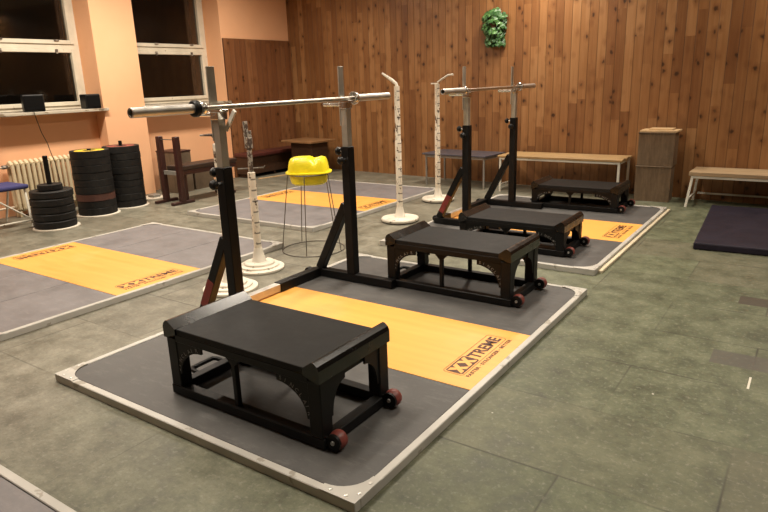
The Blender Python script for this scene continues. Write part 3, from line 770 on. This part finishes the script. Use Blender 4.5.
# ------------------------------------------------------------------ weight bench and boxes by the second window
t = thing('weight_bench', 'dark red wooden weight bench with two upright posts, beneath the far window', 'weight bench', (-6.92, 5.13, 0))
for x in (-.18, .16):
    bb = bm_(); box(bb, x - .035, x + .035, -.035, .035, .035, .87, .005); obj('upright', bb, M['maroon'], t)
    bb = bm_(); box(bb, x - .03, x + .03, -.17, .17, 0, .036, .004); obj('foot', bb, M['maroon'], t)
bb = bm_(); tube(bb, [(-.18, 0, .83), (.16, 0, .83)], .006, 8); obj('cross_rod', bb, M['wire'], t, 'thin steel rod between the uprights')
bb = bm_(); beam(bb, (-.15, 0, .40), (.13, 0, .40), .03, .05); obj('cross_rail', bb, M['greyleg'], t, 'pale metal cross rail')
bb = bm_(); box(bb, -.155, .135, .04, 1.02, .425, .485, .012, None, 2); obj('seat', bb, M['darkvinyl'], t)
bb = bm_(); box(bb, -.15, .13, .045, 1.0, .365, .4245, .004); obj('seat_frame', bb, M['maroon'], t)
bb = bm_(); box(bb, -.06, .04, .12, .2, 0.0, .366, .005); obj('leg', bb, M['maroon'], t)
bb = bm_(); box(bb, -.05, .03, .84, .92, .036, .366, .005); obj('leg', bb, M['maroon'], t)
bb = bm_(); box(bb, -.17, .15, .82, .93, 0, .036, .004); obj('foot', bb, M['maroon'], t)

def crate(label, loc, x, y, h, m, rz=0, lid=False, group=None):
    t = thing('crate', label, 'crate', loc, rz, group)
    bb = bm_(); th = .018
    box(bb, -x / 2, x / 2, -y / 2, -y / 2 + th, 0, h, .002); box(bb, -x / 2, x / 2, y / 2 - th, y / 2, 0, h, .002)
    box(bb, -x / 2, -x / 2 + th, -y / 2 + th, y / 2 - th, 0, h, .002); box(bb, x / 2 - th, x / 2, -y / 2 + th, y / 2 - th, 0, h, .002)
    box(bb, -x / 2 + th, x / 2 - th, -y / 2 + th, y / 2 - th, 0, th); obj('side_panels', bb, M[m], t)
    bb = bm_(); box(bb, -x / 2 + th, x / 2 - th, -y / 2 + th, y / 2 - th, h - th, h - .001); obj('top_panel', bb, M[m], t)
    if group:
        bb = bm_()
        for q in ((-x / 2 - .007, x / 2 + .007, -y / 2 - .007, -y / 2 + .03), (-x / 2 - .007, x / 2 + .007, y / 2 - .03, y / 2 + .007), (-x / 2 - .007, -x / 2 + .03, -y / 2 + .03, y / 2 - .03), (x / 2 - .03, x / 2 + .007, -y / 2 + .03, y / 2 - .03)): box(bb, *q, h + .0002, h + .016, .004)
        obj('top_rim', bb, M[m], t)
    if lid:
        bb = bm_(); box(bb, -x / 2 - .006, x / 2 + .006, -y / 2 - .006, y / 2 + .006, h, h + .02, .003); obj('lid', bb, M['maroon'], t, 'dark lid board')
    return t
crate('tall grey wooden box with a dark lid, behind the weight bench posts', (-7.715, 5.785, 0), .40, .29, .58, 'crategrey', 0, True)
crate('low grey wooden box beyond the tall one, under the weight bench seat', (-7.75, 6.16, 0), .40, .36, .30, 'crategrey', .05)
t = thing('plate_disc', 'round white disc lying on the floor by the pier behind the weight bench', 'disc', (-7.55, 5.22, 0))
bb = bm_(); lathe(bb, [(0, 0), (.16, 0), (.163, .006), (.16, .016), (0, .016)], 36); obj('disc', bb, M['base'], t)
bb = bm_(); box(bb, -.06, .07, -.02, .10, .0162, .05, .004); obj('block', bb, M['greyleg'], t, 'grey block on the disc')

# ------------------------------------------------------------------ corner: wall bench and table
t = thing('wall_bench', 'long dark maroon padded bench along the panelling in the corner', 'bench', (WX + .035, 7.09, 0))
bb = bm_(); box(bb, 0, .36, 0, 1.36, .34, .40, .015, None, 2); obj('seat', bb, M['vinyl'], t)
bb = bm_(); box(bb, 0.005, .30, .02, 1.34, .06, .3395, .004); obj('shade_panel', bb, M['shadowwood'], t)  # added dark panel, stands in for the shade under the seat
for y in (.06, .62, 1.24):
    bb = bm_(); box(bb, .03, .27, y, y + .05, 0, .06, .004); obj('leg', bb, M['shadowwood'], t)
t = thing('corner_table', 'low brown wooden table standing in the corner on a dark pedestal', 'table', (-7.04, 8.03, 0), -.125)
bb = bm_(); box(bb, -.43, .33, -.28, .28, .525, .56, .006); obj('tabletop', bb, M['tabletop'], t)
bb = bm_(); box(bb, -.30, .22, -.17, .2, .05, .5245, .004); obj('pedestal', bb, M['shadowwood'], t)
for x in (-.28, .12):
    bb = bm_(); box(bb, x, x + .08, -.15, .18, 0, .05, .004); obj('leg', bb, M['shadowwood'], t)

# ------------------------------------------------------------------ tables, benches, crates, mat along the back wall
t = thing('low_table', 'low table with blue-grey top and grey tube legs against the pine wall', 'table', (-4.12, 7.96, 0), -.085)
bb = bm_(); box(bb, -.52, .52, -.28, .28, .435, .458, .004); obj('tabletop', bb, M['greytop'], t)
bb = bm_()
for q in ((-.47, .47, -.25, -.225), (-.47, .47, .225, .25), (-.49, -.465, -.25, .25), (.465, .49, -.25, .25)): box(bb, *q, .40, .4345, .002)
obj('apron', bb, M['greyleg'], t)
for x in (-.475, .475):
    for y in (-.235, .235):
        bb = bm_(); tube(bb, [(x, y, .001), (x, y, .40)], .014, 10); obj('leg', bb, M['greyleg'], t)

def bench(label, loc, L, W, H, slats, top, rz=0, splay=0.0, endx=.06):
    """origin front left; x along"""
    t = thing('bench', label, 'bench', loc, rz, 'white framed benches at the back wall')
    if slats > 1:
        g = .008; sw = (W - g * (slats - 1)) / slats
        for k in range(slats):
            bb = bm_(); box(bb, 0 + (k % 2) * .008, L - ((k * 7) % 3) * .008, k * (sw + g), k * (sw + g) + sw, H - .028, H, .003); obj('slat', bb, M[top], t)
    else:
        for k in range(2):
            bb = bm_(); box(bb, k * .004, L, k * W / 2 + .001, (k + 1) * W / 2 - .001, H - .045, H, .004); obj('board', bb, M[top], t)
    zt = H - (.0285 if slats > 1 else .0455); r = .013
    bb = bm_()
    for y in (.02, W - .02): box(bb, .02, L - .02, y - r, y + r, zt - .026, zt, .002)
    for x in (.035, L - .035): box(bb, x - r, x + r, .02 + r, W - .02 - r, zt - .026, zt, .002)
    obj('top_frame', bb, M['whitem'], t)
    for x, s in ((.035, -1), (L - .035, 1)):
        for y, d in ((.02, -1), (W - .02, .2)):
            bb = bm_(); beam(bb, (x, y, zt - .025), (x + s * splay * .6, y + d * splay, .0), .026, .026, Vector((0, 1, 0)), .002); obj('leg', bb, M['whitem'], t)
        bb = bm_(); xx = x + s * splay * .35; beam(bb, (xx, .02 - splay * .5, .09), (xx, W - .02, .09), .02, .02, Vector((0, 0, 1)), .002); obj('cross_bar', bb, M['whitem'], t)
    return t
bench('long bench with wooden slat seat on a white frame, left of the stacked crates', (-3.45, 7.64, 0), 1.585, .50, .48, 7, 'benchwood')
t = bench('white framed bench with plank seat behind the dark mat at the right edge', (-1.125, 7.58, 0), 2.1, .46, .393, 1, 'greyboard', 0, .055)
bb = bm_(); beam(bb, (.045, .44, .09), (2.06, .44, .09), .02, .02, Vector((0, 0, 1)), .002); obj('long_rail', bb, M['whitem'], t)

crate('lower of the two stacked brown wooden crates by the pine wall', (-1.535, 7.87, 0), .385, .27, .40, 'crate', .05, False, 'stacked wooden crates')
crate('upper of the two stacked brown wooden crates by the pine wall', (-1.525, 7.875, .4168), .39, .27, .37, 'crate', .02, False, 'stacked wooden crates')
b = bm_(); box(b, -.19, .215, -.13, .13, 0, .02, .002); o = obj('board', b, M['palewood']); o.location = (-1.52, 7.875, .8035); o.rotation_euler = (0, 0, -.03); tag(o, 'pale board on top of the stacked crates, reaching past their right side', 'board')
b = bm_(); box(b, -.10, .16, -.08, .11, 0, .014, .002); o = obj('board', b, M['palewood']); o.location = (-1.53, 7.885, .8240); tag(o, 'short pale offcut lying on the pale board over the crates', 'board')
b = bm_(); box(b, 0, 1.7, 0, 1.78, 0, .062, .012, None, 2); o = obj('gym_mat', b, M['mat']); o.location = (-.757, 5.70, 0); o.rotation_euler = (0, 0, .055); tag(o, 'thick dark purple gym mat on the floor at the right edge', 'mat')

# ------------------------------------------------------------------ ivy on the back wall
px, py = -3.80, back_y(-3.80)
t = thing('hanging_plant', 'bushy green artificial ivy hanging high on the pine wall', 'plant', (px, py, 2.02), math.atan(-.078))
bb = bm_(); lathe(bb, [(0, 0), (.05, 0), (.075, .12), (.08, .125), (.07, .125), (.05, .02), (0, .02)], 18, (0, -.085, .08)); obj('pot', bb, M['pot'], t)
bb = bm_()
rng = random.Random(3)
for k in range(560):
    while True:
        u, v, w = rng.uniform(-1, 1), rng.uniform(-1, 1), rng.uniform(0, 1)
        if u * u * .8 + max(0, v) ** 4 + w * w < 1.05: break
    u *= 1 if v > -.1 else .82
    c = Vector((u * .165 + (.0 if v > 0 else .0), -.02 - w * .17 * (1 if v > -.3 else .75), .10 + v * .235))
    s = rng.uniform(.022, .042)
    nrm = Vector((u * .8 + rng.uniform(-.5, .5), -1 + rng.uniform(-.4, .4), .35 + rng.uniform(-.5, .6))).normalized()
    a, b2 = frame_of(nrm, Vector((rng.uniform(-1, 1), 0, rng.uniform(-1, 1))).normalized() if rng.random() < .9 else Vector((0, 0, 1)))
    pts = [(0, -1, 0), (.55, -.65, -.1), (.95, .05, -.22), (.42, .3, -.03), (0, 1.15, -.25), (-.42, .3, -.03), (-.95, .05, -.22), (-.55, -.65, -.1)]
    ce = bm_ and bb.verts.new(c + nrm * s * .12)
    vs = [bb.verts.new(c + a * p[0] * s + b2 * p[1] * s + nrm * p[2] * s) for p in pts]
    for q in vs:
        if q.co.y > -.004: q.co.y = -.004
    for i in range(8): bb.faces.new((ce, vs[i], vs[(i + 1) % 8]))
obj('foliage', bb, M['leaf'], t)

# ------------------------------------------------------------------ light: warm ceiling tubes, night outside
def area(loc, sx, sy, e, col=(1, .895, .755), rz=0, spread=160):
    l = bpy.data.lights.new('ceiling_tube', 'AREA'); l.shape = 'RECTANGLE'; l.size = sx; l.size_y = sy; l.energy = e; l.color = col; l.spread = math.radians(spread)
    o = bpy.data.objects.new('ceiling_tube', l); COL.objects.link(o); o.location = loc; o.rotation_euler = (0, 0, rz)
for x, y, e in ((-6.5, 4.3, 115), (-6.5, 6.5, 55), (-6.5, 1.5, 85), (-3.2, 7.3, 84), (-2.45, 4.75, 62), (-3.0, 1.9, 57), (.1, 7.25, 46), (.1, 4.4, 30), (.1, 2.0, 34)):
    area((x, y, CZ - .06), .3, 1.3, e, spread=160 if x < -5 or y > 7 else 122)
w = bpy.data.worlds.new('night'); sc.world = w; w.use_nodes = True
bg = w.node_tree.nodes['Background']; bg.inputs[0].default_value = (.012, .009, .006, 1); bg.inputs[1].default_value = .6

# ------------------------------------------------------------------ camera
yaw, pitch, roll = math.radians(34.887), math.radians(15.703), math.radians(-1.908)
f = Vector((-math.sin(yaw) * math.cos(pitch), math.cos(yaw) * math.cos(pitch), -math.sin(pitch)))
r = Vector((math.cos(yaw), math.sin(yaw), 0)); u = r.cross(f)
r2 = r * math.cos(roll) + u * math.sin(roll); u2 = -r * math.sin(roll) + u * math.cos(roll)
cd = bpy.data.cameras.new('camera'); cam = bpy.data.objects.new('camera', cd); COL.objects.link(cam)
cam.matrix_world = Matrix(((r2.x, u2.x, -f.x, 0), (r2.y, u2.y, -f.y, 0), (r2.z, u2.z, -f.z, 1.4687), (0, 0, 0, 1)))
cd.sensor_width = 36; cd.lens = 621.82 * 36 / 768; cd.clip_start = .05
sc.camera = cam
sc.view_settings.view_transform = 'Standard'; sc.view_settings.look = 'None'; sc.view_settings.gamma = 1; sc.view_settings.use_curve_mapping = False
sc.view_settings.exposure = 0.0
